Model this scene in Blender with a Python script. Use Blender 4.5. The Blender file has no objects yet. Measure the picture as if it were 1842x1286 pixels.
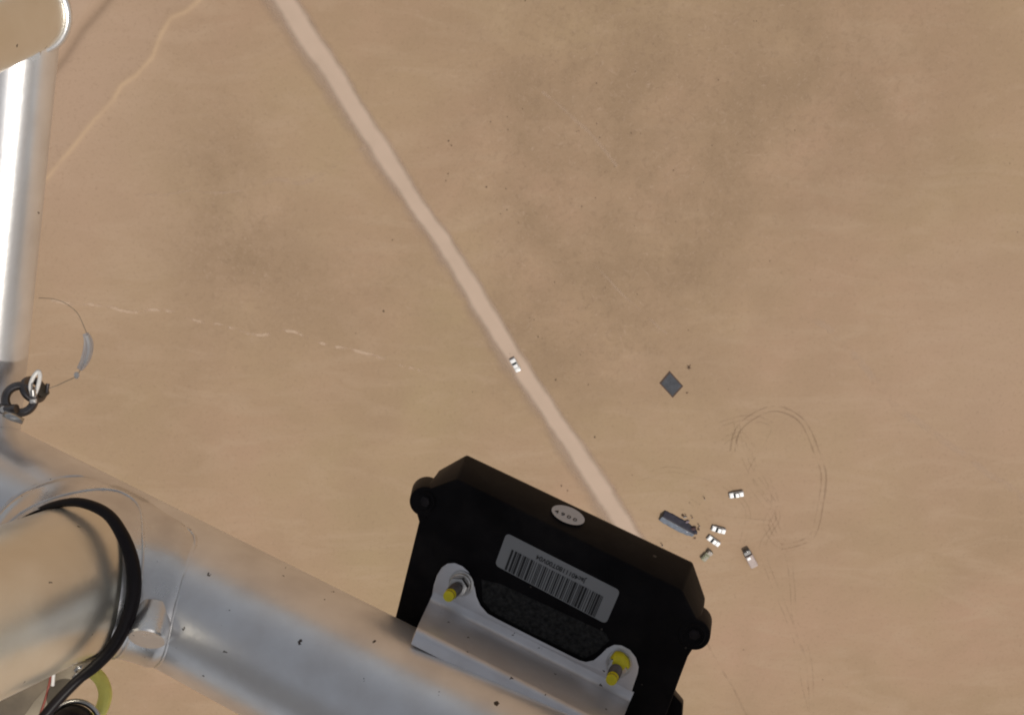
import bpy, bmesh, math, random
import numpy as np
from mathutils import Vector, Matrix, noise
R = math.radians
random.seed(7)
SC = bpy.context.scene
COL = SC.collection

# ------------------------------------------------------------------ camera, sky, sun, exposure
ALT = 421.0
TILT = 14.0
cam_d = bpy.data.cameras.new('camera'); cam = bpy.data.objects.new('camera', cam_d); COL.objects.link(cam)
cam.location = (0, 0, ALT); cam.rotation_euler = (R(-TILT), 0, 0)
cam_d.angle = R(46.0); cam_d.clip_start = 0.02; cam_d.clip_end = 60000
SC.camera = cam
SUN = Vector((0.25, -0.38, 0.89)).normalized()
w = bpy.data.worlds.new('World'); SC.world = w; w.use_nodes = True
nt = w.node_tree; bg = nt.nodes['Background']
sky = nt.nodes.new('ShaderNodeTexSky'); sky.sky_type = 'NISHITA'; sky.sun_disc = False
sky.sun_elevation = math.asin(SUN.z); sky.sun_rotation = math.atan2(SUN.x, SUN.y); sky.altitude = 600
sky.air_density = 1.0; sky.dust_density = 4.0
hsv = nt.nodes.new('ShaderNodeHueSaturation'); hsv.inputs['Saturation'].default_value = 0.32
nt.links.new(sky.outputs[0], hsv.inputs['Color']); nt.links.new(hsv.outputs[0], bg.inputs[0]); bg.inputs[1].default_value = 0.14
sd = bpy.data.lights.new('sun', 'SUN'); sd.energy = 3.6; sd.angle = R(0.53); sd.color = (1.0, 0.95, 0.88)
so = bpy.data.objects.new('sun', sd); COL.objects.link(so)
so.location = (0, 0, 900); so.rotation_euler = SUN.to_track_quat('Z', 'Y').to_euler()
SC.view_settings.view_transform = 'Standard'; SC.view_settings.look = 'None'
SC.view_settings.gamma = 1.0; SC.view_settings.use_curve_mapping = False
SC.view_settings.exposure = -0.66
SC.render.engine = 'CYCLES'
SC.cycles.max_bounces = 6; SC.cycles.transparent_max_bounces = 16
SC.cycles.pixel_filter_type = 'BLACKMAN_HARRIS'; SC.cycles.filter_width = 2.0
SC.cycles.use_denoising = True

# ------------------------------------------------------------------ projection helpers
F = 921.0 / math.tan(R(23.0)); CX, CY = 921.0, 643.0
CAM = Matrix.Translation((0, 0, ALT)) @ Matrix.Rotation(R(-TILT), 4, 'X')
def P(px, py, d):                     # point in the camera's frame, d metres along its axis
    return Vector(((px - CX) / F * d, (CY - py) / F * d, -d))
def G(px, py, z=0.0):                 # where a line of sight meets the ground
    v = (CAM.to_3x3() @ Vector(((px - CX) / F, (CY - py) / F, -1.0)))
    t = (z - ALT) / v.z
    return Vector((v.x * t, v.y * t, z))
N0 = Vector((-0.25, -0.11, 0.96)).normalized()
Q0 = P(831, 1048, 0.597)
def on(px, py, off=0.0):              # on a plane parallel to the bolted plate
    d = Vector(((px - CX) / F, (CY - py) / F, -1.0))
    return d * ((Q0 + N0 * off).dot(N0) / d.dot(N0))

# ------------------------------------------------------------------ object helpers
def tag(o, label=None, cat=None, group=None, kind=None):
    if label: o['label'] = label
    if cat: o['category'] = cat
    if group: o['group'] = group
    if kind: o['kind'] = kind
    return o
def empty(name, loc, rot=None, rz=0.0):
    o = bpy.data.objects.new(name, None); COL.objects.link(o); o.empty_display_size = 0.1
    if rot is not None:
        o.matrix_world = rot
    else:
        o.location = loc; o.rotation_euler = (0, 0, rz)
    return o
def rig(name, origin):                # an Empty in the airframe's own frame; meshes are given in that frame
    o = empty(name, None, rot=CAM @ Matrix.Translation(origin)); o['_o'] = 0
    del o['_o']
    ORG[o.name] = Vector(origin)
    return o
ORG = {}
def mesh(name, verts, faces, mat, parent=None, smooth=False, bevel=0.0, seg=2):
    org = Vector((0, 0, 0))
    p = parent
    while p is not None:
        if p.name in ORG: org = ORG[p.name]; break
        p = p.parent
    me = bpy.data.meshes.new(name)
    me.from_pydata([tuple(Vector(v) - org) for v in verts], [], faces)
    bm = bmesh.new(); bm.from_mesh(me)
    bmesh.ops.remove_doubles(bm, verts=bm.verts, dist=1e-7)
    bmesh.ops.recalc_face_normals(bm, faces=bm.faces)
    if bevel > 0:
        es = [e for e in bm.edges if len(e.link_faces) == 2 and e.calc_face_angle(0) > 0.5]
        bmesh.ops.bevel(bm, geom=es, offset=bevel, segments=seg, affect='EDGES', profile=0.6, clamp_overlap=True)
    bm.to_mesh(me); bm.free()
    if smooth:
        me.polygons.foreach_set('use_smooth', [True] * len(me.polygons))
        if smooth == 'auto':
            try: me.set_sharp_from_angle(angle=R(38))
            except Exception: pass
    me.materials.append(mat)
    o = bpy.data.objects.new(name, me); COL.objects.link(o)
    if parent is not None: o.parent = parent
    return o
def join(*parts):
    V, Fc = [], []
    for v, f in parts:
        b = len(V); V += [Vector(x) for x in v]; Fc += [tuple(i + b for i in q) for q in f]
    return V, Fc
def box(cx, cy, cz, sx, sy, sz, tx=1.0, ty=1.0):
    v = []
    for z, kx, ky in ((-1, 1, 1), (1, tx, ty)):
        for x, y in ((-1, -1), (1, -1), (1, 1), (-1, 1)):
            v.append((cx + x * sx / 2 * kx, cy + y * sy / 2 * ky, cz + z * sz / 2))
    return v, [(3, 2, 1, 0), (4, 5, 6, 7), (0, 1, 5, 4), (1, 2, 6, 5), (2, 3, 7, 6), (3, 0, 4, 7)]
def frames(pts):
    pts = [Vector(p) for p in pts]; T = []
    for i in range(len(pts)):
        a = pts[max(i - 1, 0)]; b = pts[min(i + 1, len(pts) - 1)]; T.append((b - a).normalized())
    u = T[0].orthogonal().normalized(); out = []
    for i, t in enumerate(T):
        u = (u - t * u.dot(t)).normalized(); out.append((t, u, t.cross(u)))
    return out
def tube(pts, r, n=32, cap=True, close=False, wob=0.0, flat=1.0):
    pts = [Vector(p) for p in pts]
    if not hasattr(r, '__len__'): r = [r] * len(pts)
    fr = frames(pts); V, Fc = [], []
    for i, (p, (t, u, b)) in enumerate(zip(pts, fr)):
        for k in range(n):
            a = 2 * math.pi * k / n
            rr = r[i] * (1 + wob * noise.noise(p * 400 + Vector((k * .9, i * .7, 0))))
            V.append(p + (u * math.cos(a) + b * math.sin(a) * flat) * rr)
    m = len(pts)
    for i in range(m if close else m - 1):
        j = (i + 1) % m
        for k in range(n):
            Fc.append((i * n + k, i * n + (k + 1) % n, j * n + (k + 1) % n, j * n + k))
    if cap and not close:
        Fc.append(tuple(range(n - 1, -1, -1))); Fc.append(tuple((m - 1) * n + k for k in range(n)))
    return V, Fc
def spline(pts, k=8):
    pts = [Vector(p) for p in pts]; out = []
    for i in range(len(pts) - 1):
        p0 = pts[max(i - 1, 0)]; p1 = pts[i]; p2 = pts[i + 1]; p3 = pts[min(i + 2, len(pts) - 1)]
        for j in range(k):
            t = j / k
            out.append(0.5 * ((2 * p1) + (p2 - p0) * t + (2 * p0 - 5 * p1 + 4 * p2 - p3) * t * t + (3 * p1 - p0 - 3 * p2 + p3) * t ** 3))
    out.append(pts[-1]); return out
def loft(A, B):                       # closed solid between two outlines with equal counts
    n = len(A); V = [Vector(p) for p in A] + [Vector(p) for p in B]
    Fc = [tuple(range(n - 1, -1, -1)), tuple(range(n, 2 * n))]
    for i in range(n): Fc.append((i, (i + 1) % n, n + (i + 1) % n, n + i))
    return V, Fc
def disc(c, axis, r, h, n=24, r2=None, rot=0.0):   # cylinder from c along axis
    axis = Vector(axis).normalized(); u = axis.orthogonal().normalized(); b = axis.cross(u); r2 = r if r2 is None else r2
    A = [Vector(c) + (u * math.cos(2 * math.pi * k / n + rot) + b * math.sin(2 * math.pi * k / n + rot)) * r for k in range(n)]
    B = [Vector(c) + axis * h + (u * math.cos(2 * math.pi * k / n + rot) + b * math.sin(2 * math.pi * k / n + rot)) * r2 for k in range(n)]
    return loft(A, B)
def ring(c, axis, R1, r, n=32, m=12, a0=0.0, a1=None, ref=None):
    axis = Vector(axis).normalized()
    u = axis.orthogonal().normalized() if ref is None else (Vector(ref) - axis * Vector(ref).dot(axis)).normalized()
    b = axis.cross(u); full = a1 is None; a1 = 2 * math.pi if full else a1
    k = n if full else n + 1
    pts = [Vector(c) + (u * math.cos(a0 + (a1 - a0) * i / n) + b * math.sin(a0 + (a1 - a0) * i / n)) * R1 for i in range(k)]
    if full:
        V, Fc = [], []
        for i, p in enumerate(pts):
            rad = (p - Vector(c)).normalized()
            for j in range(m):
                t = 2 * math.pi * j / m; V.append(p + rad * math.cos(t) * r + axis * math.sin(t) * r)
        for i in range(n):
            for j in range(m):
                Fc.append((i * m + j, i * m + (j + 1) % m, ((i + 1) % n) * m + (j + 1) % m, ((i + 1) % n) * m + j))
        return V, Fc
    return tube(pts, r, m)

# ------------------------------------------------------------------ materials
def nodes(name):
    m = bpy.data.materials.new(name); m.use_nodes = True; t = m.node_tree
    return m, t, t.nodes['Principled BSDF']
def simple(name, col, rough=0.6, metal=0.0, var=0.12, scale=30.0, bump=0.0, spec=0.5, coat=0.0):
    m, t, b = nodes(name); L = t.links.new
    tc = t.nodes.new('ShaderNodeTexCoord'); nz = t.nodes.new('ShaderNodeTexNoise')
    nz.inputs['Scale'].default_value = scale; nz.inputs['Detail'].default_value = 6
    L(tc.outputs['Object'], nz.inputs['Vector'])
    mr = t.nodes.new('ShaderNodeMapRange'); mr.inputs[1].default_value = 0.25; mr.inputs[2].default_value = 0.75
    mr.inputs[3].default_value = 1 - var; mr.inputs[4].default_value = 1 + var
    L(nz.outputs[0], mr.inputs[0])
    mx = t.nodes.new('ShaderNodeMix'); mx.data_type = 'RGBA'; mx.blend_type = 'MULTIPLY'; mx.inputs[0].default_value = 1
    mx.inputs[6].default_value = (*col, 1); L(mr.outputs[0], mx.inputs[7])
    L(mx.outputs[2], b.inputs['Base Color'])
    mr2 = t.nodes.new('ShaderNodeMapRange'); mr2.inputs[3].default_value = max(rough - .08, .02); mr2.inputs[4].default_value = min(rough + .08, 1)
    L(nz.outputs[0], mr2.inputs[0]); L(mr2.outputs[0], b.inputs['Roughness'])
    b.inputs['Metallic'].default_value = metal; b.inputs['Specular IOR Level'].default_value = spec
    b.inputs['Coat Weight'].default_value = coat
    if bump:
        bp = t.nodes.new('ShaderNodeBump'); bp.inputs['Strength'].default_value = bump; bp.inputs['Distance'].default_value = 0.0006
        L(nz.outputs[0], bp.inputs['Height']); L(bp.outputs[0], b.inputs['Normal'])
    return m
def aluminium(name, col=(.80, .80, .82), rough=.34, scale=1.0, specks=0.03, tint=(.62, .58, .55)):
    m, t, b = nodes(name); L = t.links.new; N = t.nodes.new
    tc = N('ShaderNodeTexCoord')
    nz = N('ShaderNodeTexNoise'); nz.inputs['Scale'].default_value = 38 * scale; nz.inputs['Detail'].default_value = 8
    nz2 = N('ShaderNodeTexNoise'); nz2.inputs['Scale'].default_value = 260 * scale; nz2.inputs['Detail'].default_value = 4
    vo = N('ShaderNodeTexVoronoi'); vo.inputs['Scale'].default_value = 85 * scale; vo.inputs['Randomness'].default_value = 1
    wv = N('ShaderNodeTexNoise'); wv.inputs['Scale'].default_value = 500
    for n_ in (nz, nz2, wv): L(tc.outputs['Object'], n_.inputs['Vector'])
    ad = N('ShaderNodeMixRGB'); ad.blend_type = 'ADD'; ad.inputs[0].default_value = 0.0045
    L(tc.outputs['Object'], ad.inputs[1]); L(wv.outputs['Color'], ad.inputs[2]); L(ad.outputs[0], vo.inputs['Vector'])
    # dirt specks: only some cells, small irregular radius
    sep = N('ShaderNodeSeparateColor'); L(vo.outputs['Color'], sep.inputs[0])
    pick = N('ShaderNodeMath'); pick.operation = 'LESS_THAN'; pick.inputs[1].default_value = 0.42; L(sep.outputs[0], pick.inputs[0])
    rad = N('ShaderNodeMath'); rad.operation = 'MULTIPLY'; rad.inputs[1].default_value = specks * 2.6; L(sep.outputs[1], rad.inputs[0])
    rad2 = N('ShaderNodeMath'); rad2.operation = 'ADD'; rad2.inputs[1].default_value = .035; L(rad.outputs[0], rad2.inputs[0]); rad = rad2
    lt = N('ShaderNodeMath'); lt.operation = 'LESS_THAN'; L(vo.outputs['Distance'], lt.inputs[0]); L(rad.outputs[0], lt.inputs[1])
    sp = N('ShaderNodeMath'); sp.operation = 'MULTIPLY'; L(pick.outputs[0], sp.inputs[0]); L(lt.outputs[0], sp.inputs[1])
    mr = N('ShaderNodeMapRange'); mr.inputs[1].default_value = .35; mr.inputs[2].default_value = .75; L(nz.outputs[0], mr.inputs[0])
    mx = N('ShaderNodeMix'); mx.data_type = 'RGBA'; mx.inputs[6].default_value = (*col, 1); mx.inputs[7].default_value = (*tint, 1)
    mf = N('ShaderNodeMath'); mf.operation = 'MULTIPLY'; mf.inputs[1].default_value = 0.55; L(mr.outputs[0], mf.inputs[0]); L(mf.outputs[0], mx.inputs[0])
    m2 = N('ShaderNodeMix'); m2.data_type = 'RGBA'; m2.inputs[7].default_value = (.05, .035, .025, 1)
    L(mx.outputs[2], m2.inputs[6]); L(sp.outputs[0], m2.inputs[0]); L(m2.outputs[2], b.inputs['Base Color'])
    inv = N('ShaderNodeMath'); inv.operation = 'SUBTRACT'; inv.inputs[0].default_value = 1; L(sp.outputs[0], inv.inputs[1])
    me = N('ShaderNodeMath'); me.operation = 'MULTIPLY'; me.inputs[1].default_value = 0.8; L(inv.outputs[0], me.inputs[0]); L(me.outputs[0], b.inputs['Metallic'])
    rr = N('ShaderNodeMapRange'); rr.inputs[3].default_value = rough - .05; rr.inputs[4].default_value = rough + .1; L(nz.outputs[0], rr.inputs[0]); L(rr.outputs[0], b.inputs['Roughness'])
    bp = N('ShaderNodeBump'); bp.inputs['Strength'].default_value = .22; bp.inputs['Distance'].default_value = .0004
    L(nz2.outputs[0], bp.inputs['Height']); L(bp.outputs[0], b.inputs['Normal'])
    return m

M_AL = aluminium('brushed_aluminium', (.90, .895, .89), .31)
M_ALW = aluminium('reflection_tint_aluminium', (.93, .89, .78), .30, 1.0, .035, (.78, .70, .54))  # frame's aluminium with ground reflection and sunlight tinted into the colour
M_PLATE = aluminium('plate_aluminium', (.70, .69, .70), .42, 1.6, .035, (.5, .47, .46))
M_WELD = aluminium('weld_metal', (.84, .82, .79), .26, 2.0, .02)
M_STEEL = simple('steel', (.55, .53, .5), .3, 1.0, .2, 200)
M_DSTEEL = simple('dark_steel', (.16, .145, .14), .35, 1.0, .3, 200)
M_BLACK = simple('black_plastic', (.009, .008, .0085), .42, 0, .35, 60, .5, .12)
def dusty(m):
    t = m.node_tree; b = t.nodes['Principled BSDF']; L = t.links.new; N = t.nodes.new
    tc = N('ShaderNodeTexCoord'); vo = N('ShaderNodeTexVoronoi'); vo.inputs['Scale'].default_value = 150; L(tc.outputs['Object'], vo.inputs['Vector'])
    sp = N('ShaderNodeSeparateColor'); L(vo.outputs['Color'], sp.inputs[0])
    r_ = N('ShaderNodeMath'); r_.operation = 'MULTIPLY'; r_.inputs[1].default_value = .16; L(sp.outputs[1], r_.inputs[0])
    lt = N('ShaderNodeMath'); lt.operation = 'LESS_THAN'; L(vo.outputs['Distance'], lt.inputs[0]); L(r_.outputs[0], lt.inputs[1])
    pk = N('ShaderNodeMath'); pk.operation = 'LESS_THAN'; pk.inputs[1].default_value = .22; L(sp.outputs[0], pk.inputs[0])
    nz = N('ShaderNodeTexNoise'); nz.inputs['Scale'].default_value = 28; nz.inputs['Detail'].default_value = 9; nz.inputs['Roughness'].default_value = .7; L(tc.outputs['Object'], nz.inputs['Vector'])
    mr = N('ShaderNodeMapRange'); mr.inputs[1].default_value = .5; mr.inputs[2].default_value = .8; mr.inputs[4].default_value = .14; L(nz.outputs[0], mr.inputs[0])
    a = N('ShaderNodeMath'); a.operation = 'MULTIPLY'; L(lt.outputs[0], a.inputs[0]); L(pk.outputs[0], a.inputs[1])
    c = N('ShaderNodeMath'); c.operation = 'MAXIMUM'; L(a.outputs[0], c.inputs[0]); L(mr.outputs[0], c.inputs[1])
    mx = N('ShaderNodeMix'); mx.data_type = 'RGBA'; mx.inputs[7].default_value = (.075, .065, .055, 1)
    src = b.inputs['Base Color'].links[0].from_socket; L(src, mx.inputs[6]); L(c.outputs[0], mx.inputs[0]); L(mx.outputs[2], b.inputs['Base Color'])
dusty(M_BLACK)
M_BLACK.node_tree.nodes['Principled BSDF'].inputs['IOR'].default_value = 1.22
M_RUBBER = simple('black_rubber', (.010, .007, .008), .45, 0, .3, 120, .4, .2)
M_YEL = simple('yellow_paint', (.66, .56, .01), .6, 0, .12, 400, .2)
M_YHOSE = simple('yellow_hose', (.88, .82, .20), .5, 0, .15, 100, .2)
M_LABEL = simple('shaded_white_label', (.23, .23, .23), .6, 0, .05, 50)  # white label, its shade put into a grey base colour
M_PRINT = simple('black_print', (.012, .012, .012), .7, 0, .2, 200)
M_BROWN = simple('brown_strap', (.16, .125, .085), .7, 0, .4, 70, .6)
M_OLIVE = simple('dusty_strap', (.30, .25, .18), .7, 0, .3, 60, .6)
M_RED = simple('red_wire', (.25, .05, .03), .5)
M_WHITEP = simple('white_plastic', (.75, .72, .68), .4)
M_PANEL = simple('shade_panel_paint', (.07, .07, .075), .6, 0, .1, 5)  # dark paint of the unseen added panels
def clear(name):
    m, t, b = nodes(name)
    b.inputs['Base Color'].default_value = (.82, .82, .84, 1); b.inputs['Roughness'].default_value = .12
    b.inputs['Transmission Weight'].default_value = .55; b.inputs['IOR'].default_value = 1.3
    return m
M_CLEAR = clear('clear_sleeve')

# ------------------------------------------------------------------ ground
def hgt(x, y):
    s = 0.0
    s += .22 * math.sin(x * .031 + 1.3 * math.sin(y * .017)) + .16 * math.sin(y * .041 + x * .013 + 2)
    return s * .5
RIDGE = [G(*p) for p in ((-60, 420), (20, 372), (86, 319), (135, 261), (168, 219), (205, 180), (219, 154), (247, 135), (275, 103), (289, 65), (308, 33), (336, 21), (359, 0), (400, -50), (450, -120))]
GULLY = [G(*p) for p in ((40, 190), (112, 103), (145, 51), (182, 9), (230, -60), (300, -150))]
def seg_dist(X, Y, line):             # signed distance (left of travel positive), numpy
    best = np.full(X.shape, 1e9); sgn = np.ones(X.shape)
    for a, b in zip(line[:-1], line[1:]):
        dx, dy = b.x - a.x, b.y - a.y; l2 = dx * dx + dy * dy
        t = np.clip(((X - a.x) * dx + (Y - a.y) * dy) / l2, 0, 1)
        ex = X - (a.x + t * dx); ey = Y - (a.y + t * dy); d = np.hypot(ex, ey)
        m = d < best; best = np.where(m, d, best); sgn = np.where(m, np.sign(dx * ey - dy * ex), sgn)
    return best * sgn
def axis_coords(lo, hi, n_in, far):
    core = np.linspace(lo, hi, n_in); step = core[1] - core[0]; out = []; p, s = 0.0, step
    while p < far: s *= 1.22; p += s; out.append(p)
    out = np.array(out)
    return np.concatenate([(lo - out)[::-1], core, hi + out])
xs = axis_coords(-225, 225, 560, 22000); ys = axis_coords(-285, 40, 410, 22000)
X, Y = np.meshgrid(xs, ys)
Z = .5 * (.22 * np.sin(X * .031 + 1.3 * np.sin(Y * .017)) + .16 * np.sin(Y * .041 + X * .013 + 2))
dR = seg_dist(X, Y, RIDGE)
near = np.exp(-(np.clip(np.abs(dR) - 0, 0, None) / 9.0) ** 2)
Z = Z + np.where(dR > 0, .5 * np.exp(-np.abs(dR) / 7.0), .5 * np.exp(-np.abs(dR) / 2.4))
dG = seg_dist(X, Y, GULLY)
Z = Z + np.where(dG > 0, .35 * np.exp(-((dG - 5) / 5.0) ** 2), 0) - .7 * np.exp(-(dG / 1.6) ** 2)
Z = np.where((np.abs(X) > 1500) | (np.abs(Y) > 1500), 0, Z)
nx, ny = len(xs), len(ys)
co = np.stack([X, Y, Z], -1).reshape(-1, 3).astype(np.float32)
idx = np.arange(nx * ny).reshape(ny, nx)
quads = np.stack([idx[:-1, :-1], idx[:-1, 1:], idx[1:, 1:], idx[1:, :-1]], -1).reshape(-1, 4).astype(np.int32)
gm = bpy.data.meshes.new('ground'); gm.vertices.add(len(co)); gm.vertices.foreach_set('co', co.ravel())
gm.loops.add(quads.size); gm.loops.foreach_set('vertex_index', quads.ravel())
gm.polygons.add(len(quads)); gm.polygons.foreach_set('loop_start', np.arange(0, quads.size, 4, dtype=np.int32))
gm.polygons.foreach_set('use_smooth', np.ones(len(quads), bool)); gm.update(calc_edges=True)
def blob(px, py, rx, ry=None):
    c = G(px, py); ry = ry or rx
    return np.exp(-(((X - c.x) / (rx * .2)) ** 2 + ((Y - c.y) / (ry * .2)) ** 2))
scrub = np.clip(blob(1060, 200, 230, 330) * 1.1 + blob(1130, 480, 200, 250) * .9 + blob(1500, 120, 260, 260) * .8
                + blob(960, 600, 150, 120) * .45 + blob(400, 330, 110, 190) * .75 + blob(430, 520, 130, 170) * .6 + blob(640, 520, 150, 140) * .5
                + blob(1250, 50, 200, 200) * .5, 0, 1)
pink = np.clip(blob(80, 150, 260, 320) * .9 + blob(1790, 660, 200, 220) * .6 + blob(420, 430, 150, 120) * .35 + blob(1400, 800, 260, 260) * .2, 0, 1)
crest = np.exp(-(dR / .75) ** 2); west = np.clip(dR / 3.0, 0, 1) * np.exp(-np.clip(dR, 0, None) / 60.0)
gul = np.exp(-(dG / 2.2) ** 2); gl2 = np.where(dG > 0, np.exp(-((dG - 7) / 5.0) ** 2), 0)
far = np.clip((np.abs(X) - 260) / 200, 0, 1)
def attr(name, r, g, b):
    a = gm.color_attributes.new(name, 'FLOAT_COLOR', 'POINT')
    d = np.stack([r, g, b, np.ones_like(r)], -1).reshape(-1, 4).astype(np.float32); a.data.foreach_set('color', d.ravel())
attr('zones', scrub, pink, west * .8); attr('lines', crest, gul, gl2)

def sand_material():
    m, t, b = nodes('desert_sand'); L = t.links.new; N = t.nodes.new
    geo = N('ShaderNodeNewGeometry')
    def nz(scale, detail=6, rough=.55, dist=0.0, stretch=None):
        n_ = N('ShaderNodeTexNoise'); n_.inputs['Scale'].default_value = scale; n_.inputs['Detail'].default_value = detail
        n_.inputs['Roughness'].default_value = rough; n_.inputs['Distortion'].default_value = dist
        if stretch:
            mp = N('ShaderNodeMapping'); mp.inputs['Rotation'].default_value = (0, 0, stretch[0]); mp.inputs['Scale'].default_value = (1, stretch[1], 1)
            L(geo.outputs['Position'], mp.inputs[0]); L(mp.outputs[0], n_.inputs['Vector'])
        else: L(geo.outputs['Position'], n_.inputs['Vector'])
        return n_.outputs[0]
    def rng(s, a, b_, c=0.0, d=1.0):
        r = N('ShaderNodeMapRange'); r.inputs[1].default_value = a; r.inputs[2].default_value = b_; r.inputs[3].default_value = c; r.inputs[4].default_value = d
        L(s, r.inputs[0]); return r.outputs[0]
    def mul(a, b_):
        r = N('ShaderNodeMath'); r.operation = 'MULTIPLY'; L(a, r.inputs[0])
        if isinstance(b_, float): r.inputs[1].default_value = b_
        else: L(b_, r.inputs[1])
        return r.outputs[0]
    def mix(f, c1, c2):
        r = N('ShaderNodeMix'); r.data_type = 'RGBA'
        if isinstance(f, float): r.inputs[0].default_value = f
        else: L(f, r.inputs[0])
        for k, c in ((6, c1), (7, c2)):
            if isinstance(c, tuple): r.inputs[k].default_value = (*c, 1)
            else: L(c, r.inputs[k])
        return r.outputs[2]
    a1 = N('ShaderNodeVertexColor'); a1.layer_name = 'zones'; s1 = N('ShaderNodeSeparateColor'); L(a1.outputs[0], s1.inputs[0])
    a2 = N('ShaderNodeVertexColor'); a2.layer_name = 'lines'; s2 = N('ShaderNodeSeparateColor'); L(a2.outputs[0], s2.inputs[0])
    base = mix(rng(nz(.012, 4), .35, .65), SAND_A, SAND_B)
    base = mix(mul(rng(nz(.022, 8, .62, .6), .42, .68), .60), base, SAND_C)
    base = mix(mul(rng(nz(.028, 6, .6, 1.2, (R(55), 3.5)), .48, .72), .6), base, SAND_D)
    base = mix(mul(s1.outputs[1], .75), base, SAND_P)
    base = mix(mul(s1.outputs[2], .35), base, SAND_P)
    # scrub / gravel flats: darker, with mottling
    sc_f = mul(s1.outputs[0], rng(nz(.035, 6, .6), .32, .62))
    base = mix(mul(sc_f, .95), base, SAND_S)
    mot = rng(nz(.42, 5, .62, .8), .52, .66)
    base = mix(mul(mul(mot, s1.outputs[0]), .30), base, SAND_S2)
    lite = rng(nz(.22, 7, .75, 2.6), .57, .70)
    base = mix(mul(mul(lite, s1.outputs[0]), .55), base, SAND_L)
    base = mix(mul(rng(nz(.09, 8, .7, 2.5), .63, .75), .22), base, SAND_L)
    base = mix(mul(rng(nz(.8, 5, .7), .54, .70), .30), base, SAND_S2)
    base = mix(mul(rng(nz(.55, 6, .7, 1.5), .56, .70), .25), base, SAND_L)
    base = mix(mul(s2.outputs[0], rng(nz(.08, 5), .3, .6, .25, .75)), base, SAND_R)
    base = mix(mul(s2.outputs[1], .55), base, SAND_G)
    base = mix(mul(s2.outputs[2], .45), base, SAND_L)
    L(base, b.inputs['Base Color']); b.inputs['Roughness'].default_value = .95; b.inputs['Specular IOR Level'].default_value = .15
    bp = N('ShaderNodeBump'); bp.inputs['Strength'].default_value = .35; bp.inputs['Distance'].default_value = .25
    hsum = N('ShaderNodeMath'); hsum.operation = 'ADD'; L(nz(.5, 8, .65), hsum.inputs[0]); L(mul(nz(.12, 5), 1.6), hsum.inputs[1])
    L(hsum.outputs[0], bp.inputs['Height']); L(bp.outputs[0], b.inputs['Normal'])
    return m
SAND_A = (.368, .262, .155); SAND_B = (.400, .262, .172); SAND_C = (.325, .222, .137); SAND_D = (.425, .302, .200)
SAND_P = (.425, .290, .205); SAND_S = (.300, .204, .126); SAND_S2 = (.225, .150, .095); SAND_L = (.455, .325, .235)
SAND_R = (.50, .345, .215); SAND_G = (.26, .175, .115)
gm.materials.append(sand_material())
ground = bpy.data.objects.new('ground', gm); COL.objects.link(ground); tag(ground, kind='structure')

# height of the finished ground for things standing on it
def gz(x, y):
    z = hgt(x, y)
    return z

# ------------------------------------------------------------------ worn marks lying on the ground
def ribbon(name, line, width, mat, lift=.03, k=8, wob=0.0, kindname='structure', edge=.35, seed=0, fadeout=None):
    pts = spline([Vector((*p, 0)) if len(p) == 2 else p for p in line], k)
    if not hasattr(width, '__len__'): width = [width] * len(pts)
    else:
        ws = spline([Vector((q, 0, 0)) for q in width], k); width = [q.x for q in ws]
    rows = [-1, -1 + edge, -.2, .2, 1 - edge, 1]; V, Fc, A = [], [], []; s = 0
    fade = [max(0.0, min(1.0, (p.y - fadeout[1]) / (fadeout[0] - fadeout[1]))) for p in pts] if fadeout else None
    for i, p in enumerate(pts):
        a = pts[max(i - 1, 0)]; b = pts[min(i + 1, len(pts) - 1)]; t = (b - a).normalized(); nrm = Vector((-t.y, t.x, 0))
        if i: s += (p - pts[i - 1]).length
        off = wob * noise.noise(Vector((s * .06, seed, 0)))
        for q in rows:
            ww = width[i] / 2 * (1 + .06 * noise.noise(Vector((s * .13, q * 3 + seed, 5))))
            v = p + nrm * (q * ww + off); V.append(Vector((v.x, v.y, gz(v.x, v.y) + lift)))
            A.append(0.0 if abs(q) == 1 else (fade[i] if fade else 1.0))
    m = len(rows)
    for i in range(len(pts) - 1):
        for j in range(m - 1): Fc.append((i * m + j, i * m + j + 1, (i + 1) * m + j + 1, (i + 1) * m + j))
    me = bpy.data.meshes.new(name); me.from_pydata([tuple(v) for v in V], [], Fc)
    at = me.attributes.new('cover', 'FLOAT', 'POINT'); at.data.foreach_set('value', A)
    me.polygons.foreach_set('use_smooth', [True] * len(Fc)); me.materials.append(mat)
    o = bpy.data.objects.new(name, me); COL.objects.link(o); tag(o, kind=kindname); return o
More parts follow.
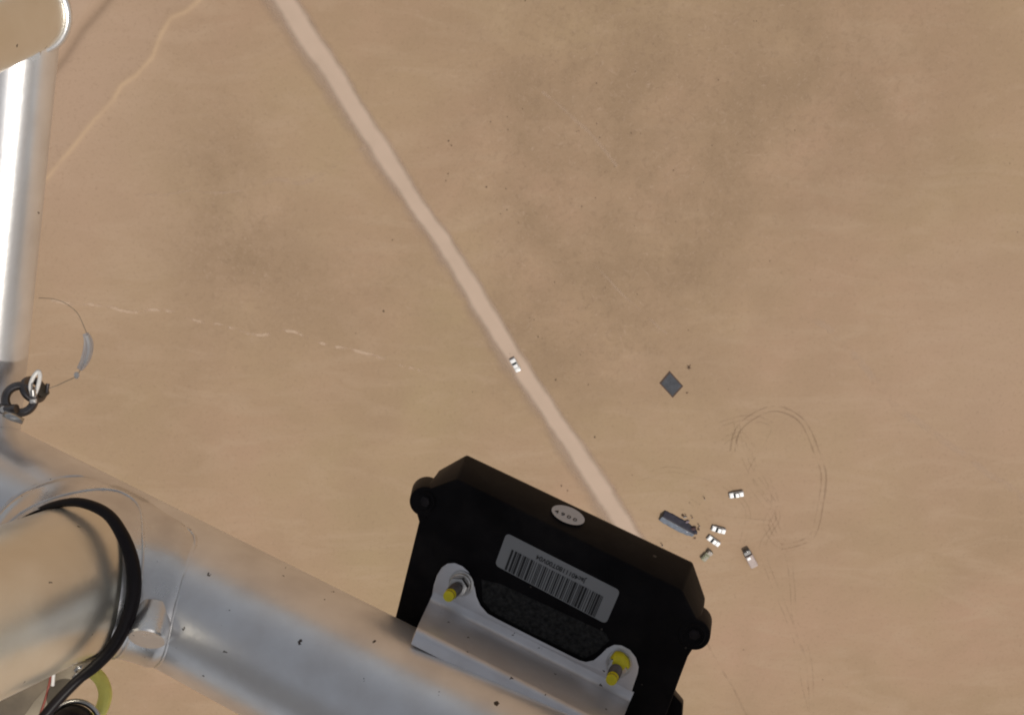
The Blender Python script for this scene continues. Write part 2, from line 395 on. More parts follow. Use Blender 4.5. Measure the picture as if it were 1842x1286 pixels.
def dirt(name, c1, c2, amount, patch=.0, scale=.3, jag=.22):
    m, t, b = nodes(name); L = t.links.new; N = t.nodes.new
    geo = N('ShaderNodeNewGeometry')
    n1 = N('ShaderNodeTexNoise'); n1.inputs['Scale'].default_value = scale; n1.inputs['Detail'].default_value = 7; L(geo.outputs['Position'], n1.inputs['Vector'])
    n2 = N('ShaderNodeTexNoise'); n2.inputs['Scale'].default_value = scale * .35; n2.inputs['Detail'].default_value = 5; L(geo.outputs['Position'], n2.inputs['Vector'])
    mx = N('ShaderNodeMix'); mx.data_type = 'RGBA'; mx.inputs[6].default_value = (*c1, 1); mx.inputs[7].default_value = (*c2, 1)
    mr = N('ShaderNodeMapRange'); mr.inputs[1].default_value = .35; mr.inputs[2].default_value = .65; L(n1.outputs[0], mr.inputs[0]); L(mr.outputs[0], mx.inputs[0])
    L(mx.outputs[2], b.inputs['Base Color']); b.inputs['Roughness'].default_value = .95; b.inputs['Specular IOR Level'].default_value = .15
    at = N('ShaderNodeAttribute'); at.attribute_name = 'cover'
    pr = N('ShaderNodeMapRange'); pr.inputs[1].default_value = .40; pr.inputs[2].default_value = .60
    pr.inputs[3].default_value = 1 - patch; pr.inputs[4].default_value = 1; L(n2.outputs[0], pr.inputs[0])
    e = N('ShaderNodeMath'); e.operation = 'MULTIPLY'; L(at.outputs['Fac'], e.inputs[0]); L(pr.outputs[0], e.inputs[1])
    e1 = N('ShaderNodeMapRange'); e1.inputs[1].default_value = .30; e1.inputs[2].default_value = .70; e1.inputs[3].default_value = -jag; e1.inputs[4].default_value = jag; L(n1.outputs[0], e1.inputs[0])
    ad = N('ShaderNodeMath'); ad.operation = 'ADD'; L(e.outputs[0], ad.inputs[0]); L(e1.outputs[0], ad.inputs[1])
    sm = N('ShaderNodeMapRange'); sm.interpolation_type = 'SMOOTHSTEP'; sm.inputs[1].default_value = .15; sm.inputs[2].default_value = .95; L(ad.outputs[0], sm.inputs[0])
    fa = N('ShaderNodeMath'); fa.operation = 'MULTIPLY'; fa.inputs[1].default_value = amount; L(sm.outputs[0], fa.inputs[0])
    mn = N('ShaderNodeMath'); mn.operation = 'MULTIPLY'; L(fa.outputs[0], mn.inputs[0])
    gt = N('ShaderNodeMapRange'); gt.inputs[1].default_value = 0; gt.inputs[2].default_value = .12; L(at.outputs['Fac'], gt.inputs[0]); L(gt.outputs[0], mn.inputs[1])
    L(mn.outputs[0], b.inputs['Alpha'])
    return m
M_ROAD = dirt('pale_dirt_road', (.525, .392, .295), (.55, .41, .31), .92, 0, .12, .10)
M_SHOULDER = dirt('road_shoulder', (.47, .345, .25), (.45, .325, .235), .55, .4, .15, .15)
M_RUT = dirt('dark_rut', (.25, .155, .095), (.29, .19, .12), .135, .7, .35)
M_RUT2 = dirt('faint_rut', (.29, .195, .125), (.33, .225, .15), .07, .8, .4)
M_PALE = dirt('pale_crust', (.66, .48, .34), (.60, .44, .31), .62, .9, .6)
M_PALE2 = dirt('faint_pale_crust', (.60, .44, .31), (.56, .41, .29), .32, .7, .3)

ROADPX = [(-330, 430, 480), (-60, 453, 503), (0, 485, 535), (70, 527, 580), (140, 580, 629), (210, 622, 668), (300, 682, 728), (370, 731, 770), (440, 782, 822),
          (510, 821, 864), (600, 878, 918), (684, 930, 970), (768, 987, 1028), (852, 1041, 1087), (936, 1094, 1139), (1030, 1154, 1200), (1140, 1222, 1268), (1290, 1312, 1358), (1600, 1480, 1528)]
ROADPX[0] = (-330, 305, 355)
rl, rw = [], []
for y, a, b in ROADPX:
    pa, pb = G(a, y), G(b, y); c = (pa + pb) / 2; rl.append(c)
for i, (y, a, b) in enumerate(ROADPX):
    t = (rl[min(i + 1, len(rl) - 1)] - rl[max(i - 1, 0)]).normalized(); n_ = Vector((-t.y, t.x, 0))
    rw.append(abs((G(b, y) - G(a, y)).dot(n_)) * 1.14)
for q in (rl,): 
    for st in (90, 180, 360, 700):
        q.insert(0, q[0] + (q[0] - q[1]).normalized() * st); q.append(q[-1] + (q[-1] - q[-2]).normalized() * st)
rw = [rw[0]] * 4 + rw + [rw[-1]] * 4
for _ in range(1):
    rl = [rl[0]] + [(rl[i - 1] + rl[i] * 4 + rl[i + 1]) / 6 for i in range(1, len(rl) - 1)] + [rl[-1]]
FO = (G(1130, 985).y, G(1130, 1075).y)
ribbon('road_shoulder', [p + Vector((-1.2, -.8, 0)) for p in rl], [x * 1.7 for x in rw], M_SHOULDER, .035, 14, .3, edge=.7, seed=3, fadeout=FO)
ribbon('dirt_road', rl, [x * 1.3 for x in rw], M_ROAD, .06, 14, .25, edge=.72, seed=1, fadeout=FO)

def trk(px, gauge=1.7, width=.75, mat=None, wob=.6, name='vehicle_track', seed=0):
    line = [G(*p) for p in px]; pts = spline(line, 2); n_ = []
    for i, p in enumerate(pts):
        t = (pts[min(i + 1, len(pts) - 1)] - pts[max(i - 1, 0)]).normalized(); n_.append(Vector((-t.y, t.x, 0)))
    if gauge:
        for s in (-1, 1): ribbon(name, [p + q * gauge / 2 * s for p, q in zip(pts, n_)], width * 1.55, mat, .045, 4, wob, edge=.85, seed=seed + s * 7)
    else: ribbon(name, pts, width, mat, .045, 4, wob, edge=.5, seed=seed)
trk([(1405, 983), (1432, 978), (1462, 962), (1474, 915), (1482, 856), (1470, 815), (1454, 777), (1436, 752), (1404, 736), (1375, 738), (1342, 757), (1324, 780), (1318, 812)], 1.9, .9, M_RUT, .4, seed=1)
trk([(1300, 795), (1335, 782), (1367, 837), (1388, 880), (1393, 910), (1378, 944), (1400, 978), (1430, 984)], 1.9, .9, M_RUT2, .8, seed=2)
trk([(1325, 760), (1332, 800), (1352, 850), (1376, 880), (1398, 930), (1372, 980), (1388, 1040), (1412, 1096), (1438, 1170), (1449, 1238), (1470, 1330)], 2.0, .8, M_RUT2, .8, seed=3)
trk([(1290, 765), (1340, 752), (1392, 768), (1360, 830), (1352, 870), (1384, 920), (1420, 1010), (1428, 1100), (1455, 1190), (1462, 1330)], 1.9, .8, M_RUT2, .8, seed=4)
trk([(1250, 1120), (1274, 1164), (1296, 1198), (1322, 1243), (1347, 1290), (1380, 1360)], 0, 1.3, M_RUT, 1.2, 'dark_ground_mark', seed=5)
trk([(1150, 860), (1200, 845), (1250, 852), (1300, 870), (1345, 920), (1330, 985)], 1.8, .6, M_RUT2, .6, seed=6)
trk([(1240, 900), (1280, 925), (1330, 935), (1385, 940)], 1.8, .6, M_RUT2, .6, seed=8)
trk([(60, 536), (88, 538), (133, 546), (197, 553), (242, 563), (310, 561), (363, 578), (428, 590), (476, 602), (529, 602), (585, 617), (634, 629), (700, 650), (770, 673)], 0, 1.6, M_PALE, 2.4, 'pale_ground_mark', seed=9)
trk([(240, 350), (300, 349), (340, 344), (400, 346), (450, 344)], 0, 1.2, M_PALE2, 2, 'pale_ground_mark', seed=10)
trk([(470, 330), (500, 322), (540, 330), (575, 315), (620, 285), (662, 262)], 0, 2.4, M_PALE2, 1, 'pale_ground_mark', seed=11)
trk([(975, 165), (990, 180), (1028, 212), (1065, 242), (1110, 300)], 0, 1.6, M_PALE2, 1.2, 'pale_ground_mark', seed=12)
trk([(1440, 570), (1480, 590), (1540, 640), (1620, 740), (1700, 790), (1842, 900)], 0, 3.5, M_PALE2, 2, 'pale_ground_mark', seed=13)
trk([(1060, 470), (1100, 510), (1150, 560), (1200, 600)], 0, 1.4, M_PALE2, 2, 'pale_ground_mark', seed=15)

# ------------------------------------------------------------------ airframe (all given in the airframe's frame, metres)
RB = .0375
frame = rig('tubular_frame', P(190, 1000, .65))
tag(frame, 'welded silver aluminium tube frame holding the black box', 'tube frame')
bB = [P(-260, 766, .690), P(0, 900, .661), P(310, 1058, .625), P(700, 1262, .585), P(1300, 1580, .532)]
def line_on(p, q, n): return [p.lerp(q, i / n) for i in range(n + 1)]
ax0, ax1 = P(-260, 762, .690), P(1150, 1499, .545)
mesh('crossing_tube', *tube(line_on(ax0, ax1, 40), RB, 72), M_AL, frame, True)
dB = (ax1 - ax0).normalized()
def onB(px):                           # point of the crossing tube's axis seen at column px
    best = min((ax0.lerp(ax1, i / 2000) for i in range(2001)), key=lambda p: abs(p.x / -p.z * F + CX - px)); return best
# fat near tube running towards the camera
aEnd = P(142, 1040, .604); aNear = P(-138, 1154, .524)
dA = (aEnd - aNear).normalized()
mesh('near_tube', *tube(line_on(aNear, aEnd + dA * .012, 30), .0377, 72), M_ALW, frame, True)
# filleted saddle where the near tube is welded to the crossing tube
uA = dA.orthogonal().normalized()
uA = (dB - dA * dB.dot(dA)).normalized(); vA = dA.cross(uA)
def hitB(phi, rho, off):
    p = aEnd - dA * .12 + (uA * math.cos(phi) + vA * math.sin(phi)) * rho
    w_ = p - ax0; dp = dA - dB * dA.dot(dB); wp = w_ - dB * w_.dot(dB); Rr = RB + off
    a_ = dp.dot(dp); b_ = 2 * dp.dot(wp); c_ = wp.dot(wp) - Rr * Rr; D_ = b_ * b_ - 4 * a_ * c_
    if D_ < 1e-9:
        lo, hi = 0.0, 1.0                      # slide back on to the tube's outline
        for _ in range(18):
            md = (lo + hi) / 2; p2 = aEnd - dA * .12 + (uA * math.cos(phi) + vA * math.sin(phi) * md) * rho
            w2 = p2 - ax0; wq = w2 - dB * w2.dot(dB); b2_ = 2 * dp.dot(wq); D2 = b2_ * b2_ - 4 * a_ * (wq.dot(wq) - Rr * Rr)
            if D2 > a_ * Rr * Rr * .02: lo = md
            else: hi = md
        p2 = aEnd - dA * .12 + (uA * math.cos(phi) + vA * math.sin(phi) * lo) * rho
        w2 = p2 - ax0; wq = w2 - dB * w2.dot(dB); b2_ = 2 * dp.dot(wq); D2 = max(b2_ * b2_ - 4 * a_ * (wq.dot(wq) - Rr * Rr), 0)
        return p2 + dA * ((-b2_ - math.sqrt(D2)) / (2 * a_))
    return p + dA * ((-b_ - math.sqrt(D_)) / (2 * a_))
V, Fc = [], []; NP, NR = 128, 12
for k in range(NP):
    a = 2 * math.pi * k / NP
    rmax = .0455 + .0165 * max(0, math.cos(a)) ** 1.5 + .010 * max(0, -math.cos(a)) + .0006 * math.sin(a * 9) + .0011 * noise.noise(Vector((math.cos(a) * 3, math.sin(a) * 3, 2)))
    for j in range(NR):
        t = j / (NR - 1); rho = .0392 + (rmax - .0392) * t
        V.append(hitB(a, rho, (.0024 if j < NR - 1 else .0002) + .009 * (1 - t) ** 2.6))
for k in range(NP):
    for j in range(NR - 1):
        a = k * NR + j; b = ((k + 1) % NP) * NR + j; Fc.append((a, a + 1, b + 1, b))
for _ in range(10):
    V = [(V[((k - 1) % NP) * NR + j] + V[k * NR + j] * 2 + V[((k + 1) % NP) * NR + j]) / 4 if j > 1 else V[k * NR + j] for k in range(NP) for j in range(NR)]
edge_pts = [V[k * NR + NR - 1].copy() for k in range(NP)]; in_pts = [V[k * NR + 3].copy() for k in range(NP)]
mesh('weld_saddle', V, Fc, M_WELD, frame, True)
mesh('weld_bead', *tube(edge_pts, .0010, 8, close=True, wob=.5), M_WELD, frame, True)
mesh('weld_bead', *tube(in_pts, .0006, 8, close=True, wob=.5), M_WELD, frame, True)
band = []
bs = P(280, 1096, .586); be = P(264, 1150, .575)
mesh('drain_boss', *tube([bs, bs.lerp(be, .7), bs.lerp(be, .95), be], [.0095, .0096, .0093, .0085], 32), M_WELD, frame, 'auto')
# slimmer sunlit upright on the left, passing behind the crossing tube
mesh('upright_tube', *tube(line_on(P(66, -260, .555), P(-36, 900, .69), 30), .0178, 64), M_AL, frame, True)
cEnd = P(48, 20, .575); cNear = P(-90, 79, .505); dC = (cEnd - cNear).normalized()
mesh('upper_near_tube', *tube(line_on(cNear, cEnd, 24), .0190, 64), M_ALW, frame, True)
mesh('weld_bead', *ring(cEnd + dC * .001, dC, .0193, .0022, 64, 10), M_WELD, frame, True)
mesh('drain_boss', *tube([P(58, 78, .570), P(54, 96, .566)], [.0050, .0046], 20), M_WELD, frame, 'auto')

# black instrument box
u0 = (on(1132, 1257) - on(776, 1077)).normalized(); v0 = N0.cross(u0).normalized()
device = rig('instrument_box', on(1000, 1100, -.03))
tag(device, 'black plastic instrument box with white barcode label bolted to the tube', 'instrument box')
f_px = [(822, 862), (1226, 1062), (1258, 1124), (1252, 1158), (1236, 1182), (1182, 1330), (1120, 1420), (640, 1190), (702, 1150), (754, 938), (746, 912), (760, 884)]
b_px = [(840, 818), (1246, 1011), (1268, 1074), (1262, 1120), (1240, 1172), (1186, 1310), (1130, 1400), (650, 1170), (712, 1110), (758, 934), (752, 900), (790, 846)]
m_px = [(839, 820), (1245, 1013), (1268, 1080), (1262, 1124), (1240, 1173), (1187, 1312), (1130, 1402), (648, 1172), (711, 1112), (757, 934), (751, 901), (789, 848)]
Fv = [on(*p, off=-.0046) for p in f_px]; Mv = [on(*p, off=-.0300) for p in m_px]; Bv = [on(*p, off=-.0400) for p in b_px]
n = len(Fv); V = Fv + Mv + Bv
Fc = [tuple(range(n)), tuple(range(3 * n - 1, 2 * n - 1, -1))]
for L0 in (0, n):
    for i in range(n): Fc.append((L0 + i, L0 + (i + 1) % n, L0 + n + (i + 1) % n, L0 + n + i))
mesh('housing', V, Fc, M_BLACK, device, 'auto', .0011, 3)
for (cx, cy, bx, by) in ((764, 902, 768, 884), (1249, 1141, 1252, 1116)):
    c = on(cx, cy, -.0040); cb = on(bx, by, -.030); ax = (c - cb)
    pts = [cb, cb + ax * .96, cb + ax * .99, c]
    lug = mesh('screw_lug', *tube(pts, [.0079, .0076, .0073, .0066], 40), M_BLACK, device, 'auto')
    mesh('screw_rim', *ring(c + N0 * .0001, N0, .0047, .0007, 36, 10), M_BLACK, lug, True)
    mesh('screw', *disc(c - N0 * .0006, N0, .0027, .0011, 6), M_RUBBER, lug, 'auto', .0002)
pad = [on(*p, off=-.0043) for p in ((866, 1042), (900, 1050), (1090, 1138), (1096, 1152), (1074, 1172), (1052, 1184), (960, 1140), (884, 1100), (868, 1080))]
M_PAD = simple('grainy_black_pad', (.022, .021, .020), .9, 0, .8, 500, 1.5, .2)
mesh('grip_pad', *loft(pad, [p - N0 * .0006 for p in pad]), M_PAD, device)
# connector block behind the lower right corner
A = [on(*p, off=-.018) for p in ((1196, 1252), (1210, 1246), (1228, 1266), (1224, 1330), (1160, 1330))]
B = [on(*p, off=-.038) for p in ((1196, 1240), (1212, 1236), (1230, 1258), (1226, 1320), (1160, 1320))]
mesh('connector_block', *loft(A, B), M_BLACK, device, 'auto', .0008)
# barcode label
def rrect(cs, off, r=.0025, k=5):
    P4 = [on(*p, off=off) for p in cs]; out = []
    for i in range(4):
        p, a, b = P4[i], P4[i - 1], P4[(i + 1) % 4]; da = (a - p).normalized(); db = (b - p).normalized()
        p1 = p + da * r; p2 = p + db * r
        for j in range(k + 1):
            t = j / k; out.append((p1 * (1 - t) ** 2 + p * 2 * t * (1 - t) + p2 * t * t))
    return out
lab_c = [(911, 958), (1116, 1062), (1090, 1122), (890, 1016)]
lab = mesh('label', *loft(rrect(lab_c, -.0043), rrect(lab_c, -.0048)), M_LABEL, device)
def bil(c4, s, t):
    a = Vector(c4[0]).lerp(Vector(c4[1]), s); b = Vector(c4[3]).lerp(Vector(c4[2]), s); return a.lerp(b, t)
random.seed(11); V, Fc = [], []; s = .085
while s < .90:
    wd = random.choice((.006, .006, .012, .018)); 
    q = [bil([Vector(p) for p in lab_c], a, b_) for a, b_ in ((s, .36), (s + wd, .36), (s + wd, .98), (s, .98))]
    b = len(V); V += [on(p.x, p.y, -.0041) for p in q]; Fc.append((b, b + 1, b + 2, b + 3)); s += wd + random.choice((.006, .008, .014))
mesh('barcode', V, Fc, M_PRINT, lab)
def text(name, body, c, ux, vy, size, mat, parent, off):
    cu = bpy.data.curves.new(name, 'FONT'); cu.body = body; cu.size = size; cu.align_x = 'CENTER'; cu.align_y = 'CENTER'
    cu.materials.append(mat); cu.offset = size * .012
    o = bpy.data.objects.new(name, cu); COL.objects.link(o); o.parent = parent
    p = parent
    while p.name not in ORG: p = p.parent
    ux = ux.normalized(); nn = ux.cross(vy).normalized(); vy = nn.cross(ux)
    mm = Matrix.Translation(c - ORG[p.name]) @ Matrix((ux, vy, nn)).transposed().to_4x4()
    me = bpy.data.meshes.new_from_object(o.evaluated_get(bpy.context.evaluated_depsgraph_get()))
    bpy.data.objects.remove(o); me.transform(mm)
    if not me.materials: me.materials.append(mat)
    o = bpy.data.objects.new(name, me); COL.objects.link(o); o.parent = parent
    return o
lu = on(*lab_c[1]) - on(*lab_c[0]); lv = on(*lab_c[0]) - on(*lab_c[3])
c = bil([Vector(p) for p in lab_c], .50, .215)
text('serial_text', 'Jac4011180T00V04', on(c.x, c.y, -.00405), -lu, -lv, .0034, M_PRINT, lab, 0)
# oval sticker on the bevelled upper side
e1 = (Fv[1] - Fv[0]).normalized(); top_n = (Mv[0] - Fv[0]).cross(e1).normalized()
if top_n.dot(P(1022, 926, .6)) > 0: top_n = -top_n
up = top_n.cross(e1).normalized()
if up.y < 0: up = -up
sQ = (Fv[0] + Fv[1] + Mv[0] + Mv[1]) / 4
top_n = ((Mv[0] + Mv[1]) / 2 - (Fv[0] + Fv[1]) / 2).cross(Fv[1] + Mv[1] - Fv[0] - Mv[0]).normalized()
if top_n.dot(P(1022, 926, .6)) > 0: top_n = -top_n
def onside(px, py, off):
    d = Vector(((px - CX) / F, (CY - py) / F, -1.0)); q = sQ + top_n * off
    return d * (q.dot(top_n) / d.dot(top_n))
oc = [(1022 + 31.5 * math.cos(a) * math.cos(R(22)) - 14.5 * math.sin(a) * math.sin(R(22)), 926 + 31.5 * math.cos(a) * math.sin(R(22)) + 14.5 * math.sin(a) * math.cos(R(22))) for a in [2 * math.pi * k / 40 for k in range(40)]]
M_STK = simple('sticker_white', (.50, .49, .49), .6, 0, .05, 50)
stk = mesh('oval_sticker', *loft([onside(*p, .0012) for p in oc], [onside(*p, -.0006) for p in oc]), M_STK, device)
tu = onside(1052, 940, 0) - onside(990, 912, 0)
text('sticker_text', '4 9 0 0', onside(1018, 927, .0014), tu, up, .0042, M_PRINT, stk, 0)

# L-shaped aluminium bracket and its two studs
brk = rig('mounting_bracket', on(950, 1150))
tag(brk, 'bent aluminium bracket clamping the black box to the tube', 'bracket')
outl = [(776, 1077), (780, 1052), (786, 1034), (795, 1020), (805, 1013), (818, 1012), (832, 1018), (843, 1028), (850, 1041), (854, 1056), (857, 1072), (864, 1088), (877, 1103), (895, 1113), (950, 1141), (1000, 1166),
        (1042, 1187), (1054, 1190), (1068, 1187), (1080, 1177), (1092, 1165), (1105, 1159), (1118, 1160), (1133, 1168), (1144, 1182), (1149, 1199), (1147, 1212), (1140, 1232), (1132, 1257)]
up_leg = mesh('upright_flange', *loft([on(*p) for p in outl], [on(*p, off=-.004) for p in outl]), M_PLATE, brk, 'auto', .0005, 2)
F0, F1 = on(774, 1078), on(1134, 1259)
prf = [(-.004, -.004), (-.004, .003), (0, .0045), (.0006, .0022), (.0018, .0008), (.0036, .0), (.0335, 0), (.0358, -.0010), (.0372, -.0028), (.0374, -.0078), (.030, -.0066), (.006, -.0045)]
V, Fc = [], []
K = 24
for i in range(K + 1):
    p = F0.lerp(F1, i / K)
    for a, b in prf: V.append(p + N0 * a + v0 * b + u0 * ((.14 * max(a, 0) + 14 * max(a - .026, 0) ** 1.6 * .1) * (1 - i / K) ** 3))
m = len(prf)
for i in range(K):
    for j in range(m): Fc.append((i * m + j, i * m + (j + 1) % m, (i + 1) * m + (j + 1) % m, (i + 1) * m + j))
Fc.append(tuple(range(m))); Fc.append(tuple(K * m + j for j in range(m)))
mesh('foot_flange', V, Fc, M_PLATE, brk, 'auto')
for i, (bx, by) in enumerate(((831, 1048), (1114, 1192))):
    c = on(bx, by, 0)
    st = mesh('stud', *tube([c - N0 * .004, c + N0 * .0215, c + N0 * .0222], [.0027, .0027, .0023], 24), M_DSTEEL, brk, 'auto')
    mesh('paint_cap', *disc(c + N0 * .0185, N0, .00285, .0042, 20, .0026), M_YEL, st, 'auto', .0003)
    wsh = mesh('washer', *disc(c + N0 * .0002, N0, .0064, .0012, 36), M_STEEL, brk, 'auto', .0002)
    nut = mesh('nut', *disc(c + N0 * .0030, N0, .0052, .0052, 6, rot=.3), M_STEEL, brk, 'auto', .0006)
    mesh('lock_washer', *ring(c + N0 * .0022, N0, .0045, .0009, 32, 8), M_STEEL, brk, True)
    mesh('thread', *join(*[ring(c + N0 * (.0095 + .0011 * k), N0, .0027, .0004, 20, 6) for k in range(8)]), M_DSTEEL, st, True)
    if i == 1:
        mesh('paint_blob', *tube([c + N0 * .0030 + v0 * .0022, c + N0 * .0062 + v0 * .0024, c + N0 * .0086 + v0 * .0022], [.0050, .0047, .003], 16, wob=.25), M_YEL, nut, True)

# black cable looping round the near tube's end
cab = rig('black_cable', P(240, 1050, .58)); tag(cab, 'black rubber cable looping around the end of the thick near tube', 'cable')
cp = [P(52, 930, .605), P(92, 910, .597), P(140, 903, .589), P(190, 922, .583), P(219, 960, .578), P(237, 1008, .575), P(241, 1060, .573), P(231, 1108, .572), P(208, 1156, .571), P(174, 1195, .570), P(134, 1228, .569), P(84, 1282, .567), P(40, 1340, .566)]
cs_ = spline(cp, 8); rc_ = [.0019 + .0014 * max(0, 1 - abs(i_ / len(cs_) - .47) / .33) ** .6 + .0006 * (i_ / len(cs_)) for i_ in range(len(cs_))]
mesh('cable_jacket', *tube(cs_, rc_, 20), M_RUBBER, cab, True)

# clutter below the near tube
st1 = rig('strap_clamp', P(60, 1270, .64)); tag(st1, 'dusty brown clamp strap under the thick near tube', 'clamp strap')
A = [P(*p, .635) for p in ((-80, 1230), (60, 1190), (150, 1180), (196, 1176), (150, 1222), (110, 1262), (60, 1330), (-80, 1400))]
B = [p + Vector((.002, .001, -.006)) for p in A]
mesh('strap', *loft(A, B), M_BROWN, st1, 'auto', .001)
A = [P(*p, .600) for p in ((108, 1200), (160, 1190), (150, 1208), (120, 1232), (84, 1270), (50, 1320), (20, 1320), (60, 1262), (96, 1222))]
B = [p + Vector((.001, .001, -.003)) for p in A]
mesh('buckle', *loft(A, B), M_OLIVE, st1, 'auto', .0008)
for (x, y, d) in ((141, 1202, .585), (138, 1215, .585)):
    mesh('clip', *tube([P(x - 6, y + 4, d), P(x, y - 3, d), P(x + 7, y - 3, d)], .0011, 10), M_STEEL, st1, True)
wr = rig('wire_pair', P(90, 1225, .60)); tag(wr, 'thin red and white wires hanging beside the brown strap', 'wires')
mesh('red_wire', *tube(spline([P(97, 1185, .597), P(92, 1212, .597), P(88, 1232, .6), P(80, 1262, .6), P(60, 1320, .6)], 6), .0006, 10), M_RED, wr, True)
mesh('white_wire', *tube(spline([P(101, 1182, .596), P(97, 1208, .596), P(95, 1232, .598)], 6), .0009, 10), M_WHITEP, wr, True)
yr = rig('yellow_hose', P(160, 1245, .62)); tag(yr, 'pale yellow curved hose below the black cable', 'hose')
yp = [P(140, 1196, .625), P(160, 1203, .622), P(180, 1220, .620), P(189, 1243, .618), P(186, 1266, .618), P(174, 1288, .62), P(150, 1310, .62)]
mesh('hose_wall', *tube(spline(yp, 8), .0034, 20), M_YHOSE, yr, True)
kn = rig('dark_knob', P(132, 1290, .60)); tag(kn, 'dark round knob with pale rim at the bottom edge', 'knob')
ka = Vector((.15, .1, .98)).normalized()
mesh('grip', *tube([P(132, 1306, .60), P(132, 1306, .60) + ka * .016, P(132, 1306, .60) + ka * .020], [.0108, .0104, .0075], 36), M_RUBBER, kn, 'auto')
mesh('rim', *ring(P(134, 1306, .60) + ka * .001, ka, .0124, .0014, 40, 8), M_STEEL, kn, True)

# shackle, pin and safety lanyard on the left
sh = rig('shackle', P(36, 715, .66)); tag(sh, 'dark steel shackle with pin at the foot of the sunlit upright', 'shackle')
sa = Vector((.25, .15, .95)).normalized()
mesh('bow', *ring(P(36, 718, .64), sa, .0072, .0023, 40, 12), M_DSTEEL, sh, True)
mesh('swivel_eye', *ring(P(60, 701, .645), Vector((.75, .45, .5)), .0058, .0021, 32, 12), M_DSTEEL, sh, True)
mesh('pin', *tube([P(-22, 728, .642), P(6, 736, .636), P(30, 735, .634)], [.0026, .0026, .0024], 20), M_DSTEEL, sh, 'auto')
mesh('pin_head', *disc(P(7, 737, .636), sa, .0021, .003, 16, .0017), M_WHITEP, sh, 'auto', .0003)
mesh('link', *tube([P(8, 744, .63), P(22, 750, .63), P(42, 758, .632)], [.0018, .0021, .0016], 16), M_STEEL, sh, True)
mesh('ring_nut', *disc(P(72, 706, .648), Vector((.6, .35, .7)), .0042, .004, 6), M_BROWN, sh, 'auto', .0005)
sl = rig('safety_clip', P(62, 690, .64)); tag(sl, 'thin pale wire clip hooked through the dark shackle', 'wire clip')
mesh('wire_loop', *tube(spline([P(58, 712, .634), P(55, 694, .634), P(60, 678, .634), P(69, 668, .634), P(72, 676, .634), P(69, 692, .634), P(64, 706, .634), P(60, 714, .634)], 6), .0011, 10), M_WHITEP, sl, True)
mesh('crimp', *disc(P(60, 711, .63), Vector((0, 1, .2)), .0014, .003, 12), M_STEEL, sl, 'auto')
mesh('tail', *tube([P(55, 722, .63), P(65, 721, .63)], .0012, 10), M_WHITEP, sl, 'auto')
ln = rig('safety_lanyard', P(120, 690, .64)); tag(ln, 'thin safety lanyard with clear sleeve curving right of the upright', 'lanyard')
lp = [P(82, 700, .645), P(98, 695, .645), P(118, 686, .645), P(137, 676, .645), P(150, 655, .645), P(158, 632, .645), P(158, 608, .645), P(150, 585, .645), P(138, 562, .648), P(118, 546, .655), P(96, 538, .665), P(70, 536, .69)]
mesh('thin_line', *tube(spline(lp, 8), .0002, 8), M_OLIVE, ln, True)
mesh('clear_sleeve', *tube(spline([P(143, 664, .645), P(152, 650, .645), P(158, 632, .645), P(159, 614, .645), P(154, 600, .645)], 8), [.0016 + .0011 * math.sin(math.pi * i / 32) for i in range(33)], 16), M_CLEAR, ln, True)
mesh('bright_wire', *tube(spline([P(152, 655, .643), P(159, 636, .643), P(160, 618, .643), P(156, 604, .643)], 8), .0009, 10), M_WHITEP, ln, True)
mesh('bead', *tube([P(138, 669, .643), P(138, 672, .643), P(138, 677, .643), P(137, 681, .643)], [.0008, .0014, .0014, .0007], 16), M_WHITEP, ln, True)
mesh('end_ferrule', *tube([P(86, 690, .645), P(84, 706, .645)], [.0011, .0009], 12), M_DSTEEL, ln, 'auto')

# unseen panels added above and beside the camera to shade box and tubes
hs = rig('shade_panels', Vector((.2, -1.15, .34))); tag(hs, 'added unseen panels that shade the black box and darken tube reflections', 'housing')
V, Fc = box(.835, -1.10, .245, 1.54, .96, .05)
mesh('shade_plate', V, Fc, M_PANEL, hs, 'auto', .008, 3)
V, Fc = box(.80, -.66, -.12, 1.54, .05, .66)  # added to give the crossing tube a dark band to reflect
mesh('dark_reflection_panel', V, Fc, M_PANEL, hs, 'auto', .008, 3)
V, Fc = box(-.86, -.76, .02, .05, .96, .62)  # second added panel, again for the tube's dark reflection
mesh('dark_reflection_panel', V, Fc, M_PANEL, hs, 'auto', .008, 3)
V, Fc = box(-.40, -1.20, .245, .96, .10, .04)
mesh('panel_arm', V, Fc, M_PANEL, hs, 'auto', .008, 3)
for i in range(4): mesh('rib', *box(.27 + .34 * i, -1.08, .213, .03, .80, .012), M_PANEL, hs, 'auto', .002)
mesh('hanger_tube', *tube([P(1150, 1499, .545) - dB * .02, P(1500, 1900, .30), Vector((.35, -.95, .24))], .03, 32), M_AL, frame, True)

# ------------------------------------------------------------------ things on the desert floor
M_WHITE = simple('white_car_paint', (.80, .78, .75), .35, 0, .05, 1.5, coat=.4)
M_GLASS = simple('car_glass', (.035, .04, .04), .12, 0, .1, 2)
M_TYRE = simple('tyre_rubber', (.02, .02, .02), .85, 0, .2, 8)
M_RIM = simple('wheel_rim', (.45, .45, .45), .4, .8, .1, 8)
M_TRIM = simple('grey_trim', (.10, .10, .10), .6, 0, .2, 6)
M_LAMP = simple('lamp_lens', (.6, .6, .58), .15)
M_TAIL = simple('tail_lens', (.35, .02, .02), .2)
M_TAN = simple('dusty_tan_paint', (.36, .31, .26), .6, 0, .12, 3)
M_OLV = simple('olive_paint', (.27, .26, .17), .6, 0, .2, 3)
M_TARP = simple('pale_tarp', (.46, .37, .33), .8, 0, .12, 2, .5)
M_BLUE = simple('blue_grey_tarp', (.15, .17, .205), .7, 0, .25, .9, .5)
